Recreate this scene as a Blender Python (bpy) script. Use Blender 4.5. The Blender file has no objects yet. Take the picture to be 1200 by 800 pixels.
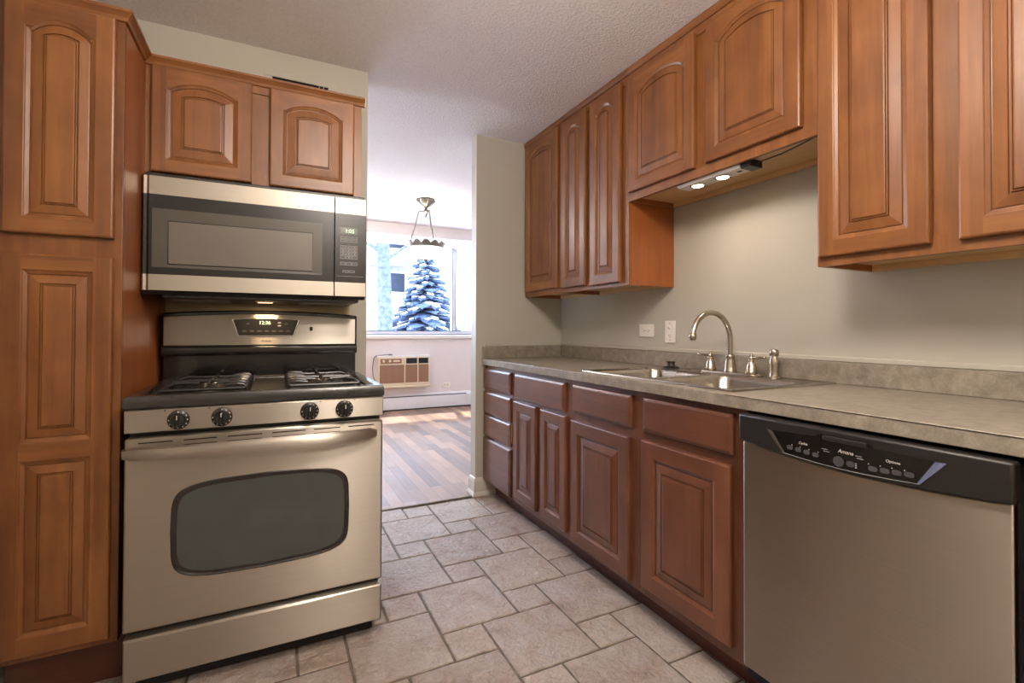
import bpy, bmesh, math, random
from mathutils import Vector, Matrix
R = math.radians
sc = bpy.context.scene
col = sc.collection
random.seed(7)

# ------------------------------------------------------------------ camera, world, light
CAM_H = 1.1215
YAW, PITCH, ROLL, FPX, CY = 0.4584, 0.0112, 0.0035, 562.96, 379.5
cd = bpy.data.cameras.new('camera')
cam = bpy.data.objects.new('camera', cd); col.objects.link(cam)
fw = Vector((math.sin(YAW)*math.cos(PITCH), math.cos(YAW)*math.cos(PITCH), math.sin(PITCH)))
r0 = Vector((math.cos(YAW), -math.sin(YAW), 0)); u0 = r0.cross(fw)
rr = r0*math.cos(ROLL)+u0*math.sin(ROLL); uu = u0*math.cos(ROLL)-r0*math.sin(ROLL)
m = Matrix((rr, uu, -fw)).transposed().to_4x4(); m.translation = (0, 0, CAM_H)
cam.matrix_world = m
cd.sensor_fit = 'HORIZONTAL'; cd.sensor_width = 36.0; cd.lens = FPX/1200*36
cd.shift_y = (CY-400)/1200; cd.clip_start = 0.02; cd.clip_end = 300
sc.camera = cam

sc.view_settings.view_transform = 'Standard'; sc.view_settings.look = 'None'
sc.view_settings.gamma = 1.0; sc.view_settings.use_curve_mapping = False
sc.view_settings.exposure = 0.0

SKY_STRENGTH = 22.0
CEIL_W, LED_W, HOOD_W, PEND_W, FAR_FILL_W, SUN_W = 70.0, .70, 1.0, 12.0, 58.0, 16.0
CEIL_FILL_W = 66.0
world = bpy.data.worlds.new('sky'); sc.world = world; world.use_nodes = True
bg = world.node_tree.nodes['Background']
bg.inputs[0].default_value = (0.66, 0.80, 1.0, 1); bg.inputs[1].default_value = SKY_STRENGTH

def lamp(name, kind, loc, energy, color=(1, 1, 1), rot=(0, 0, 0), **kw):
    l = bpy.data.lights.new(name, kind); l.energy = energy; l.color = color
    for k, v in kw.items(): setattr(l, k, v)
    o = bpy.data.objects.new(name, l); o.location = loc; o.rotation_euler = rot
    col.objects.link(o); return o
sun = lamp('sun', 'SUN', (3, 12, 9), SUN_W, (1, .93, .84), angle=R(2.0))
sun.rotation_euler = Vector((-0.10, -0.42, -0.90)).to_track_quat('-Z', 'Y').to_euler()
por = lamp('window_portal', 'AREA', (1.15, 6.86, 1.68), 1, rot=(R(-90), 0, 0), shape='RECTANGLE', size=3.9, size_y=1.36)
por.data.cycles.is_portal = True
sc.cycles.max_bounces = 10; sc.cycles.diffuse_bounces = 6; sc.cycles.glossy_bounces = 5
sc.cycles.transparent_max_bounces = 12; sc.cycles.sample_clamp_indirect = 6.0
sc.cycles.caustics_reflective = False; sc.cycles.caustics_refractive = False
sc.cycles.use_denoising = True

# ------------------------------------------------------------------ material helpers
MATS = {}
def lin(c):
    return tuple(((x/255)/12.92 if x/255 <= .04045 else ((x/255+.055)/1.055)**2.4) for x in c)+(1,)
class NT:
    def __init__(s, name):
        s.m = bpy.data.materials.new(name); s.m.use_nodes = True
        s.t = s.m.node_tree; s.b = s.t.nodes['Principled BSDF']
        MATS[name] = s.m
    def n(s, typ, **kw):
        nd = s.t.nodes.new(typ)
        for k, v in kw.items(): setattr(nd, k, v)
        return nd
    def l(s, a, b): s.t.links.new(a, b)
    def coords(s, scale=(1, 1, 1), kind='Object', rand=False, rot=(0, 0, 0)):
        tc = s.n('ShaderNodeTexCoord'); mp = s.n('ShaderNodeMapping')
        mp.inputs['Scale'].default_value = scale; mp.inputs['Rotation'].default_value = rot
        s.l(tc.outputs[kind], mp.inputs['Vector'])
        if rand:
            oi = s.n('ShaderNodeObjectInfo'); mu = s.n('ShaderNodeMath', operation='MULTIPLY'); mu.inputs[1].default_value = 37.0
            s.l(oi.outputs['Random'], mu.inputs[0]); cb = s.n('ShaderNodeCombineXYZ')
            for i in range(3): s.l(mu.outputs[0], cb.inputs[i])
            s.l(cb.outputs[0], mp.inputs['Location'])
        return mp.outputs[0]
    def noise(s, vec, scale, detail=4, rough=.55, dist=0.0):
        n = s.n('ShaderNodeTexNoise'); n.inputs['Scale'].default_value = scale; n.inputs['Detail'].default_value = detail
        n.inputs['Roughness'].default_value = rough; n.inputs['Distortion'].default_value = dist
        s.l(vec, n.inputs['Vector']); return n.outputs['Fac']
    def ramp(s, fac, stops):
        r = s.n('ShaderNodeValToRGB'); e = r.color_ramp.elements
        while len(e) < len(stops): e.new(.5)
        for el, (p, c) in zip(e, stops): el.position = p; el.color = c
        s.l(fac, r.inputs[0]); return r.outputs[0]
    def mix(s, fac, a, b, mode='MIX'):
        x = s.n('ShaderNodeMix', data_type='RGBA', blend_type=mode)
        if isinstance(fac, (int, float)): x.inputs[0].default_value = fac
        else: s.l(fac, x.inputs[0])
        for i, v in ((6, a), (7, b)):
            if isinstance(v, tuple): x.inputs[i].default_value = v
            else: s.l(v, x.inputs[i])
        return x.outputs[2]
    def bump(s, h, strength, dist=.01, prev=None):
        b = s.n('ShaderNodeBump'); b.inputs['Strength'].default_value = strength; b.inputs['Distance'].default_value = dist
        s.l(h, b.inputs['Height'])
        if prev: s.l(prev, b.inputs['Normal'])
        return b.outputs[0]
    def set(s, **kw):
        for k, v in kw.items():
            inp = s.b.inputs[k.replace('_', ' ')]
            if hasattr(v, 'node'): s.l(v, inp)
            else: inp.default_value = v
        return s.m

def simple(name, rgb, rough=.5, metal=0.0, coat=0.0, spec=.5, bump=None):
    t = NT(name); t.set(Base_Color=lin(rgb), Roughness=rough, Metallic=metal, Coat_Weight=coat, Specular_IOR_Level=spec)
    v = t.coords()
    f = t.noise(v, 6, 2)
    t.l(t.mix(.06, lin(rgb), t.ramp(f, [(.3, (0, 0, 0, 1)), (.7, (1, 1, 1, 1))]), 'OVERLAY'), t.b.inputs['Base Color'])
    if bump: t.set(Normal=t.bump(t.noise(v, bump[0], 4), bump[1], .002))
    return t.m

def wood(name, dark, mid, light, axis='z', rough=.42, coat=.22):
    t = NT(name)
    sc1 = {'z': (14, 14, 1.1), 'x': (1.1, 14, 14)}[axis]
    sc2 = {'z': (90, 90, 5), 'x': (5, 90, 90)}[axis]
    v = t.coords(sc1, rand=True); w = t.coords(sc2, rand=True); p = t.coords((3, 3, 3), rand=True)
    f1 = t.noise(v, 1.0, 5, .6, .9); f2 = t.noise(w, 1.0, 4, .6); f3 = t.noise(p, 2.2, 3, .5, .4)
    c = t.ramp(f1, [(.28, lin(dark)), (.5, lin(mid)), (.74, lin(light))])
    c = t.mix(.35, c, t.ramp(f3, [(.3, lin(dark)), (.7, lin(light))]))
    c = t.mix(.22, c, t.ramp(f2, [(.35, (.25, .25, .25, 1)), (.62, (1, 1, 1, 1))]), 'MULTIPLY')
    # glued-up boards: each board of a panel has its own tone
    bt = t.n('ShaderNodeTexWhiteNoise', noise_dimensions='1D'); sx = t.n('ShaderNodeSeparateXYZ'); t.l(t.coords((13, 13, 13), rand=True), sx.inputs[0])
    fl = t.n('ShaderNodeMath', operation='FLOOR'); t.l(sx.outputs['X' if axis == 'z' else 'Z'], fl.inputs[0]); t.l(fl.outputs[0], bt.inputs['W'])
    c = t.mix(.22, c, t.ramp(bt.outputs['Value'], [(0, lin(dark)), (1, lin(light))]))
    oi = t.n('ShaderNodeObjectInfo')
    c = t.mix(.16, c, t.ramp(oi.outputs['Random'], [(0, lin(dark)), (1, lin(light))]))
    t.set(Base_Color=c, Roughness=rough, Coat_Weight=coat, Coat_Roughness=.3, Specular_IOR_Level=.4)
    t.set(Normal=t.bump(f2, .06, .002))
    return t.m
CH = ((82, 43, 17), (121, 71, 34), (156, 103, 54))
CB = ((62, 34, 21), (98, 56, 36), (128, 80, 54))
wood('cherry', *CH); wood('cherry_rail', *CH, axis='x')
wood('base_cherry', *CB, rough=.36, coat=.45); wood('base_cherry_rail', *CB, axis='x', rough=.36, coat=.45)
wood('veneer', (124, 66, 30), (148, 84, 40), (166, 100, 52))
wood('birch', (196, 160, 112), (212, 178, 130), (226, 194, 148), axis='x', rough=.5)
wood('toe_wood', (62, 28, 18), (82, 40, 26), (98, 50, 34), axis='x')

def steel(name, rgb, rough, aniso=.95, rot=0.25):
    t = NT(name); v = t.coords((1.2, 1.2, 160))
    f = t.noise(v, 3.0, 3); g = t.noise(t.coords(), 5, 3)
    c = t.mix(.10, lin(rgb), t.ramp(f, [(.3, (.3, .3, .3, 1)), (.7, (1, 1, 1, 1))]), 'MULTIPLY')
    t.set(Base_Color=c, Metallic=1.0, Anisotropic=aniso, Anisotropic_Rotation=rot)
    mr = t.n('ShaderNodeMapRange'); mr.inputs[3].default_value = rough-.05; mr.inputs[4].default_value = rough+.07
    t.l(g, mr.inputs[0]); t.l(mr.outputs[0], t.b.inputs['Roughness'])
    tg = t.n('ShaderNodeTangent', direction_type='UV_MAP'); t.l(tg.outputs[0], t.b.inputs['Tangent'])
    return t.m
steel('steel', (178, 170, 159), .35)
steel('steel_soft', (176, 168, 156), .44, .35)
steel('sink_steel', (190, 184, 174), .26, .3)
simple('nickel', (176, 166, 152), .27, 1.0)
simple('chrome', (210, 210, 210), .12, 1.0)
simple('black_gloss', (16, 15, 15), .16, coat=.3)
simple('black_satin', (30, 28, 27), .38)
simple('black_matte', (14, 13, 13), .7)
simple('dark_gap', (8, 7, 7), .9)
simple('iron', (27, 25, 24), .3)
simple('griddle', (30, 28, 26), .6, spec=.15)
simple('enamel', (38, 36, 34), .24, coat=.25)
simple('burner', (150, 138, 120), .35, .8)
simple('oven_glass', (52, 60, 58), .07, coat=1.0)
simple('oven_rim', (22, 19, 18), .12, coat=.6)
simple('mw_black', (30, 28, 27), .3, spec=.4)
simple('mw_window', (100, 94, 86), .36)
simple('mw_bezel', (72, 67, 61), .34)
simple('key_grey', (150, 150, 150), .5)
simple('key_dark', (70, 70, 72), .4)
simple('lcd', (66, 76, 62), .25)
simple('white_plastic', (232, 228, 218), .35)
simple('white_trim', (226, 224, 218), .4)
simple('white_metal', (224, 222, 222), .38)
simple('base_paint', (206, 200, 188), .42)
simple('cream', (214, 200, 172), .4)
simple('brass', (180, 130, 60), .3, 1.0)
simple('pewter', (128, 122, 112), .35, .8)
simple('cord', (34, 30, 28), .5)
simple('cord_grey', (110, 104, 100), .5)
simple('ivory_text', (205, 200, 190), .5)
simple('splash_sheet', (204, 184, 150), .35)
simple('vinyl_white', (226, 228, 236), .35)
simple('gasket_grey', (74, 82, 112), .5)
simple('silver_lens', (150, 160, 205), .12, .7)

def glow(name, rgb, s):
    t = NT(name); t.set(Base_Color=lin(rgb), Emission_Color=lin(rgb), Emission_Strength=s); return t.m
glow('lens_lit', (255, 226, 180), 26.0)
glow('hood_lit', (255, 206, 150), 4.0)
glow('digits', (196, 240, 190), 1.1)
glow('bowl_glass', (255, 248, 236), 1.5)
glow('dome_glass', (255, 214, 160), 4.0)

def paint(name, rgb, bump=.12):
    t = NT(name); v = t.coords()
    f = t.noise(v, 3.0, 4); g = t.noise(v, 180, 3)
    t.set(Base_Color=t.mix(.05, lin(rgb), t.ramp(f, [(.3, (.2, .2, .2, 1)), (.7, (1, 1, 1, 1))]), 'MULTIPLY'), Roughness=.45, Specular_IOR_Level=.35)
    h = t.noise(v, 9, 3)
    t.set(Normal=t.bump(g, bump*.5, .002, t.bump(h, .10, .01)))
    return t.m
paint('wall_paint', (184, 180, 168)); paint('far_paint', (226, 218, 214))
t = NT('popcorn'); v = t.coords()
f = t.noise(v, 75, 5, .65); g = t.noise(v, 160, 3)
t.set(Base_Color=t.mix(.18, lin((240, 235, 237)), t.ramp(f, [(.35, (.55, .55, .55, 1)), (.6, (1, 1, 1, 1))]), 'MULTIPLY'), Roughness=.85,
      Normal=t.bump(g, .35, .006, t.bump(f, .85, .014)))
t = NT('tile'); v = t.coords()
geo = t.n('ShaderNodeNewGeometry')
f1 = t.noise(v, 7, 6, .65, .5); f2 = t.noise(v, 60, 5, .7); f3 = t.noise(v, 2.4, 3)
c = t.ramp(f1, [(.28, lin((144, 113, 96))), (.44, lin((178, 160, 148))), (.56, lin((190, 180, 174))), (.72, lin((212, 202, 190)))])
c = t.mix(.4, c, t.ramp(geo.outputs['Random Per Island'], [(0, lin((158, 132, 116))), (.5, lin((186, 170, 160))), (1, lin((202, 184, 164)))]))
c = t.mix(.3, c, t.ramp(f2, [(.3, (.35, .33, .32, 1)), (.6, (1, 1, 1, 1))]), 'MULTIPLY')
t.set(Base_Color=c, Roughness=t.ramp(f2, [(.3, (.5,)*3+(1,)), (.7, (.28,)*3+(1,))]), Specular_IOR_Level=.55,
      Normal=t.bump(f2, .7, .012, t.bump(t.noise(v, 20, 5, .65, .8), .8, .03)))
t = NT('grout'); v = t.coords()
t.set(Base_Color=t.ramp(t.noise(v, 40, 4), [(.3, lin((88, 78, 70))), (.7, lin((120, 108, 98)))]), Roughness=.8, Normal=t.bump(t.noise(v, 200, 3), .4, .003))
t = NT('plank_floor'); v = t.coords(rot=(0, 0, R(90)))
br = t.n('ShaderNodeTexBrick'); t.l(v, br.inputs['Vector'])
br.offset = .37; br.inputs['Scale'].default_value = 1.0; br.inputs['Brick Width'].default_value = .62; br.inputs['Row Height'].default_value = .083
br.inputs['Mortar Size'].default_value = .0012; br.inputs['Mortar Smooth'].default_value = .2; br.inputs['Bias'].default_value = 0
br.inputs['Color1'].default_value = lin((66, 42, 30)); br.inputs['Color2'].default_value = lin((160, 118, 84)); br.inputs['Mortar'].default_value = lin((40, 26, 18))
g = t.noise(t.coords((30, 2.2, 1)), 1.5, 5, .6)
c = t.mix(.25, br.outputs['Color'], t.ramp(g, [(.3, lin((76, 48, 32))), (.7, lin((146, 108, 80)))]))
wv = t.noise(t.coords(), 2.0, 4)
c = t.mix(t.ramp(wv, [(.45, (0, 0, 0, 1)), (.7, (.45, .45, .45, 1))]), c, lin((128, 108, 96)))
t.set(Base_Color=c, Roughness=t.ramp(wv, [(.3, (.4,)*3+(1,)), (.7, (.55,)*3+(1,))]), Coat_Weight=.12, Coat_Roughness=.3, Normal=t.bump(br.outputs['Fac'], .3, -.002))
t = NT('laminate'); v = t.coords()
f1 = t.noise(v, 26, 6, .7, .3); f2 = t.noise(v, 9, 4, .6, .6); f3 = t.noise(v, 190, 3, .7)
c = t.ramp(f1, [(.32, lin((108, 102, 92))), (.5, lin((142, 134, 121))), (.68, lin((172, 163, 148)))])
c = t.mix(.4, c, t.ramp(f2, [(.3, lin((120, 113, 102))), (.7, lin((166, 155, 138)))]))
c = t.mix(.25, c, t.ramp(f3, [(.35, (.35, .35, .35, 1)), (.6, (1, 1, 1, 1))]), 'MULTIPLY')
t.set(Base_Color=c, Roughness=.34, Normal=t.bump(f3, .08, .002))
t = NT('pane_glass')
tr = t.n('ShaderNodeBsdfTransparent'); gl = t.n('ShaderNodeBsdfGlossy'); gl.inputs['Roughness'].default_value = .02
fr = t.n('ShaderNodeFresnel'); fr.inputs[0].default_value = 1.35; mx = t.n('ShaderNodeMixShader')
nz = t.noise(t.coords(), .8, 2); t.l(t.ramp(nz, [(0, (.94, .96, .98, 1)), (1, (.97, .98, 1, 1))]), tr.inputs[0])
ge = t.n('ShaderNodeNewGeometry'); iv = t.n('ShaderNodeMath', operation='SUBTRACT'); iv.inputs[0].default_value = 1.0; t.l(ge.outputs['Backfacing'], iv.inputs[1])
fm_ = t.n('ShaderNodeMath', operation='MULTIPLY'); t.l(fr.outputs[0], fm_.inputs[0]); t.l(iv.outputs[0], fm_.inputs[1]); t.l(fm_.outputs[0], mx.inputs[0]); t.l(tr.outputs[0], mx.inputs[1]); t.l(gl.outputs[0], mx.inputs[2])
t.l(mx.outputs[0], t.t.nodes['Material Output'].inputs['Surface'])
def stops(name, a, b, scale, rough=.8, bump=0):
    t = NT(name); f = t.noise(t.coords(), scale, 5, .6)
    t.set(Base_Color=t.ramp(f, [(.35, lin(a)), (.65, lin(b))]), Roughness=rough)
    if bump: t.set(Normal=t.bump(f, bump, .02))
    return t.m
stops('snow', (212, 218, 232), (240, 243, 250), 3); stops('needles', (22, 34, 54), (44, 60, 90), 12)
stops('bark', (30, 36, 48), (62, 68, 80), 9, bump=.6); stops('facade', (120, 116, 114), (140, 136, 132), 2)
stops('shade_glass', (16, 24, 40), (26, 36, 56), 2, .35); stops('hedge_leaf', (14, 22, 36), (32, 44, 60), 14)
t = NT('ac_panel'); v = t.coords()
wv = t.n('ShaderNodeTexWave', wave_type='BANDS', bands_direction='X'); wv.inputs['Scale'].default_value = 24; t.l(v, wv.inputs['Vector'])
t.set(Base_Color=t.ramp(wv.outputs['Fac'], [(.1, lin((104, 74, 56))), (.4, lin((150, 112, 88)))]), Roughness=.5, Normal=t.bump(wv.outputs['Fac'], .3, .004))

# ------------------------------------------------------------------ mesh helpers
class MB:
    def __init__(s): s.bm = bmesh.new(); s.mi = 0
    def face(s, vs):
        out = []
        for v in vs:
            if v not in out: out.append(v)
        if len(out) < 3: return None
        try: f = s.bm.faces.new(out); f.material_index = s.mi; return f
        except ValueError: return None
    def box(s, x0, x1, y0, y1, z0, z1):
        v = [s.bm.verts.new((x, y, z)) for x in (x0, x1) for y in (y0, y1) for z in (z0, z1)]
        for q in ((0, 1, 3, 2), (4, 6, 7, 5), (0, 4, 5, 1), (2, 3, 7, 6), (0, 2, 6, 4), (1, 5, 7, 3)): s.face([v[i] for i in q])
        return s
    def prism(s, pts, a0, a1, axis='y'):
        f = {'y': lambda p, a: (p[0], a, p[1]), 'x': lambda p, a: (a, p[0], p[1]), 'z': lambda p, a: (p[0], p[1], a)}[axis]
        A = [s.bm.verts.new(f(p, a0)) for p in pts]; B = [s.bm.verts.new(f(p, a1)) for p in pts]
        n = len(pts)
        for i in range(n): s.face([A[i], A[(i+1) % n], B[(i+1) % n], B[i]])
        s.face(A[::-1]); s.face(B); return s
    def loops(s, L, cap0=False, cap1=True, closed=True):
        V = [[s.bm.verts.new(p) for p in l] for l in L]; n = len(L[0])
        for a, b in zip(V, V[1:]):
            for i in range(n if closed else n-1): s.face([a[i], a[(i+1) % n], b[(i+1) % n], b[i]])
        if cap0: s.face(V[0][::-1])
        if cap1: s.face(V[-1])
        return V
    def tube(s, pts, r, n=10, caps=True):
        pts = [Vector(p) for p in pts]; rs = r if isinstance(r, (list, tuple)) else [r]*len(pts)
        L = []; prev = None
        for i, p in enumerate(pts):
            d = (pts[min(i+1, len(pts)-1)]-pts[max(i-1, 0)]).normalized()
            a = prev if prev is not None else (Vector((0, 0, 1)) if abs(d.z) < .9 else Vector((1, 0, 0)))
            x = (a-d*a.dot(d)).normalized(); y = d.cross(x); prev = x
            L.append([p+(x*math.cos(k*2*math.pi/n)+y*math.sin(k*2*math.pi/n))*rs[i] for k in range(n)])
        s.loops(L, caps, caps); return s
    def lathe(s, prof, c=(0, 0, 0), n=24, axis='z'):
        L = []
        for r, h in prof:
            ring = []
            for k in range(n):
                a = 2*math.pi*k/n; u, w = r*math.cos(a), r*math.sin(a)
                p = {'z': (u, w, h), 'y': (u, -h, w), 'x': (-h, u, w)}[axis]
                ring.append((p[0]+c[0], p[1]+c[1], p[2]+c[2]))
            L.append(ring)
        s.loops(L, True, True); return s
    def build(s, name, mats, parent=None, bevel=0.0, smooth=None, seg=2):
        bmesh.ops.recalc_face_normals(s.bm, faces=s.bm.faces)
        uv = s.bm.loops.layers.uv.new('UVMap')
        for f in s.bm.faces:
            for lp in f.loops: lp[uv].uv = (lp.vert.co.x+lp.vert.co.y, lp.vert.co.z)
        me = bpy.data.meshes.new(name); s.bm.to_mesh(me); s.bm.free()
        for mt in ([mats] if isinstance(mats, str) else mats): me.materials.append(MATS[mt])
        o = bpy.data.objects.new(name, me); col.objects.link(o)
        if parent: o.parent = parent
        if bevel:
            b = o.modifiers.new('bevel', 'BEVEL'); b.width = bevel; b.segments = seg; b.limit_method = 'ANGLE'; b.angle_limit = R(35)
        if smooth is None: smooth = bool(bevel)
        if smooth:
            for p in me.polygons: p.use_smooth = True
            me.set_sharp_from_angle(angle=R(38)) if hasattr(me, 'set_sharp_from_angle') else None
        return o
def tag(o, label, cat, group=None, kind=None):
    o['label'] = label; o['category'] = cat
    if group: o['group'] = group
    if kind: o['kind'] = kind
    return o
def thing(name, label, cat, loc=(0, 0, 0), rz=0, group=None):
    o = bpy.data.objects.new(name, None); col.objects.link(o); o.location = loc; o.rotation_euler = (0, 0, rz)
    o.empty_display_size = .05
    return tag(o, label, cat, group)
def struct(name, mb, mat, label=None, **kw):
    o = mb.build(name, mat, **kw); o['kind'] = 'structure'
    if label: o['label'] = label
    return o
def text(name, body, size, mat, parent, loc, rot=(R(90), 0, 0), ext=.0004, align='CENTER', shear=0.0):
    c = bpy.data.curves.new(name, 'FONT'); c.body = body; c.size = size; c.extrude = ext; c.align_x = align; c.align_y = 'CENTER'; c.shear = shear
    c.materials.append(MATS[mat]); o = bpy.data.objects.new(name, c); col.objects.link(o); o.parent = parent
    bpy.context.view_layer.update()
    me = bpy.data.meshes.new_from_object(o.evaluated_get(bpy.context.evaluated_depsgraph_get())); me.name = name
    o2 = bpy.data.objects.new(name, me); col.objects.link(o2); o2.parent = parent; o2.location = loc; o2.rotation_euler = rot
    bpy.data.objects.remove(o); o2.name = name; return o2
def box(*a): return MB().box(*a)

# ------------------------------------------------------------------ room shell
ZC = 2.442
# tiled kitchen floor: hopscotch tiles, large squares with small squares
fm = MB(); fm.mi = 1
fm.box(-.75, 1.92, -1.4, 3.015, -.05, -.005)
fm.mi = 0
rnd = random.Random(3)
U, X0, Y0 = .1604, .3975, 1.389
def tile(i, j, n):
    g = .0047
    x0, x1, y0, y1 = X0+i*U+g, X0+(i+n)*U-g, Y0+j*U+g, Y0+(j+n)*U-g
    x0, x1, y0, y1 = max(x0, -.74), min(x1, 1.9), max(y0, -1.38), min(y1, 3.008)
    if x1-x0 < .02 or y1-y0 < .02: return
    N = 8; pts = []
    for k in range(N): pts.append((x0+(x1-x0)*k/N, y0))
    for k in range(N): pts.append((x1, y0+(y1-y0)*k/N))
    for k in range(N): pts.append((x1-(x1-x0)*k/N, y1))
    for k in range(N): pts.append((x0, y1-(y1-y0)*k/N))
    pts = [(p[0]+rnd.uniform(-.0011, .0011), p[1]+rnd.uniform(-.0011, .0011)) for p in pts]
    cx, cy = (x0+x1)/2, (y0+y1)/2
    def ring(ins, z):
        return [(cx+(p[0]-cx)*(1-2*ins/(x1-x0)), cy+(p[1]-cy)*(1-2*ins/(y1-y0)), z) for p in pts]
    fm.loops([ring(0, -.006), ring(.0006, -.0022), ring(.003, -.0004), ring(.006, 0)])
for a in range(-14, 15):
    for b in range(-16, 17):
        i, j = 2-a+2*b, 5+2*a+b
        tile(i, j, 2); tile(i+1, j+2, 1)
struct('floor', fm, ['tile', 'grout'], smooth=False)
struct('floor.001', box(-1.6, 3.3, 3.03, 6.72, -.05, 0), 'plank_floor')
struct('trim_1', MB().prism([(3.012, -.01), (3.012, .004), (3.018, .006), (3.03, .004), (3.034, -.01)], -.75, 1.22, 'x'), 'grout')
struct('ceiling', box(-1.6, 3.3, -1.4, 6.9, ZC, ZC+.1), 'popcorn')
struct('wall_right', box(1.9, 2.0, -1.4, 3.02, 0, ZC), 'wall_paint')
struct('wall_end', box(1.218, 3.3, 3.02, 3.105, 0, ZC), 'wall_paint')
struct('wall_back', box(-.75, .42, 2.54, 2.66, 0, ZC), 'wall_paint')
struct('wall_left', box(-.85, -.75, -1.4, 2.66, 0, ZC), 'wall_paint')
struct('wall_near', box(-.85, 2.0, -1.5, -1.4, 0, ZC), 'wall_paint')
struct('wall_far_left', box(-1.7, -1.6, 2.66, 6.9, 0, ZC), 'far_paint')
struct('wall_far_right', box(3.3, 3.4, 3.02, 6.9, 0, ZC), 'far_paint')
struct('wall_far_back', box(-1.6, -.85, 2.56, 2.66, 0, ZC), 'far_paint')
WX0, WX1, WZ0, WZ1 = -.8, 3.1, 1.035, 2.36
fw_ = MB()
fw_.box(-1.6, 3.3, 6.70, 6.84, 0, WZ0); fw_.box(-1.6, 3.3, 6.70, 6.84, WZ1, ZC)
fw_.box(-1.6, WX0, 6.70, 6.84, WZ0, WZ1); fw_.box(WX1, 3.3, 6.70, 6.84, WZ0, WZ1)
struct('wall_far', fw_, 'far_paint')
struct('trim_2', box(-1.6, 3.3, 6.03, 6.70, 2.305, ZC), 'far_paint', bevel=.003)
# window: frame, mullion, rails, sill, panes
win = MB()
win.box(WX0, WX0+.04, 6.72, 6.80, WZ0, WZ1); win.box(WX1-.04, WX1, 6.72, 6.80, WZ0, WZ1)
win.box(WX0, WX1, 6.72, 6.80, WZ0, WZ0+.055); win.box(WX0, WX1, 6.72, 6.80, WZ1-.04, WZ1)
win.box(2.335, 2.385, 6.715, 6.80, WZ0, WZ1); win.box(.42, .47, 6.72, 6.80, WZ0, WZ1)
wroot = struct('window_1', win, 'vinyl_white', bevel=.003)
box(WX0-.04, WX1+.04, 6.66, 6.73, WZ0-.05, WZ0).build('sill', 'white_trim', wroot, bevel=.005)
gk = MB()
for x in (2.329, 2.385): gk.box(x, x+.007, 6.708, 6.757, WZ0+.055, WZ1-.04)
gk.box(WX0+.04, WX1-.04, 6.709, 6.757, WZ0+.055, WZ0+.064); gk.box(WX0, WX1, 6.708, 6.714, WZ0+.008, WZ0+.014); gk.box(WX0+.04, WX1-.04, 6.709, 6.757, WZ1-.052, WZ1-.04)
gk.build('gasket', 'gasket_grey', wroot)
for a, b in ((WX0+.04, .42), (.47, 2.335), (2.385, WX1-.04)):
    box(a, b, 6.758, 6.762, WZ0+.055, WZ1-.04).build('pane', 'pane_glass', wroot)
# baseboards around the end of the short wall
bp = MB()
prof = [(0, 0), (.024, 0), (.024, .012), (.016, .026), (.013, .03), (.013, .1), (.009, .112), (.006, .118), (0, .122)]
path = [((1.36, 3.02), (0, -1)), ((1.218, 3.02), (-1, -1)), ((1.218, 3.105), (-1, 1)), ((1.9, 3.105), (0, 1))]
bp.loops([[(p[0]+d[0]*q[0], p[1]+d[1]*q[0], q[1]) for q in prof] for p, d in path], True, True)
struct('baseboard_end', bp, 'base_paint')
bl = MB(); bl.prism([(-.75, 0), (-.728, 0), (-.728, .015), (-.738, .03), (-.738, .115), (-.75, .122)], -1.4, 2.54, 'y')
struct('baseboard_left', bl, 'white_trim')
struct('trim_3', box(1.889, 1.9, -.6, 3.02, 1.004, 1.024), 'wall_paint', bevel=.004)
struct('trim_4', box(1.29, 1.889, 3.009, 3.02, 1.004, 1.02), 'wall_paint', bevel=.004)

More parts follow.
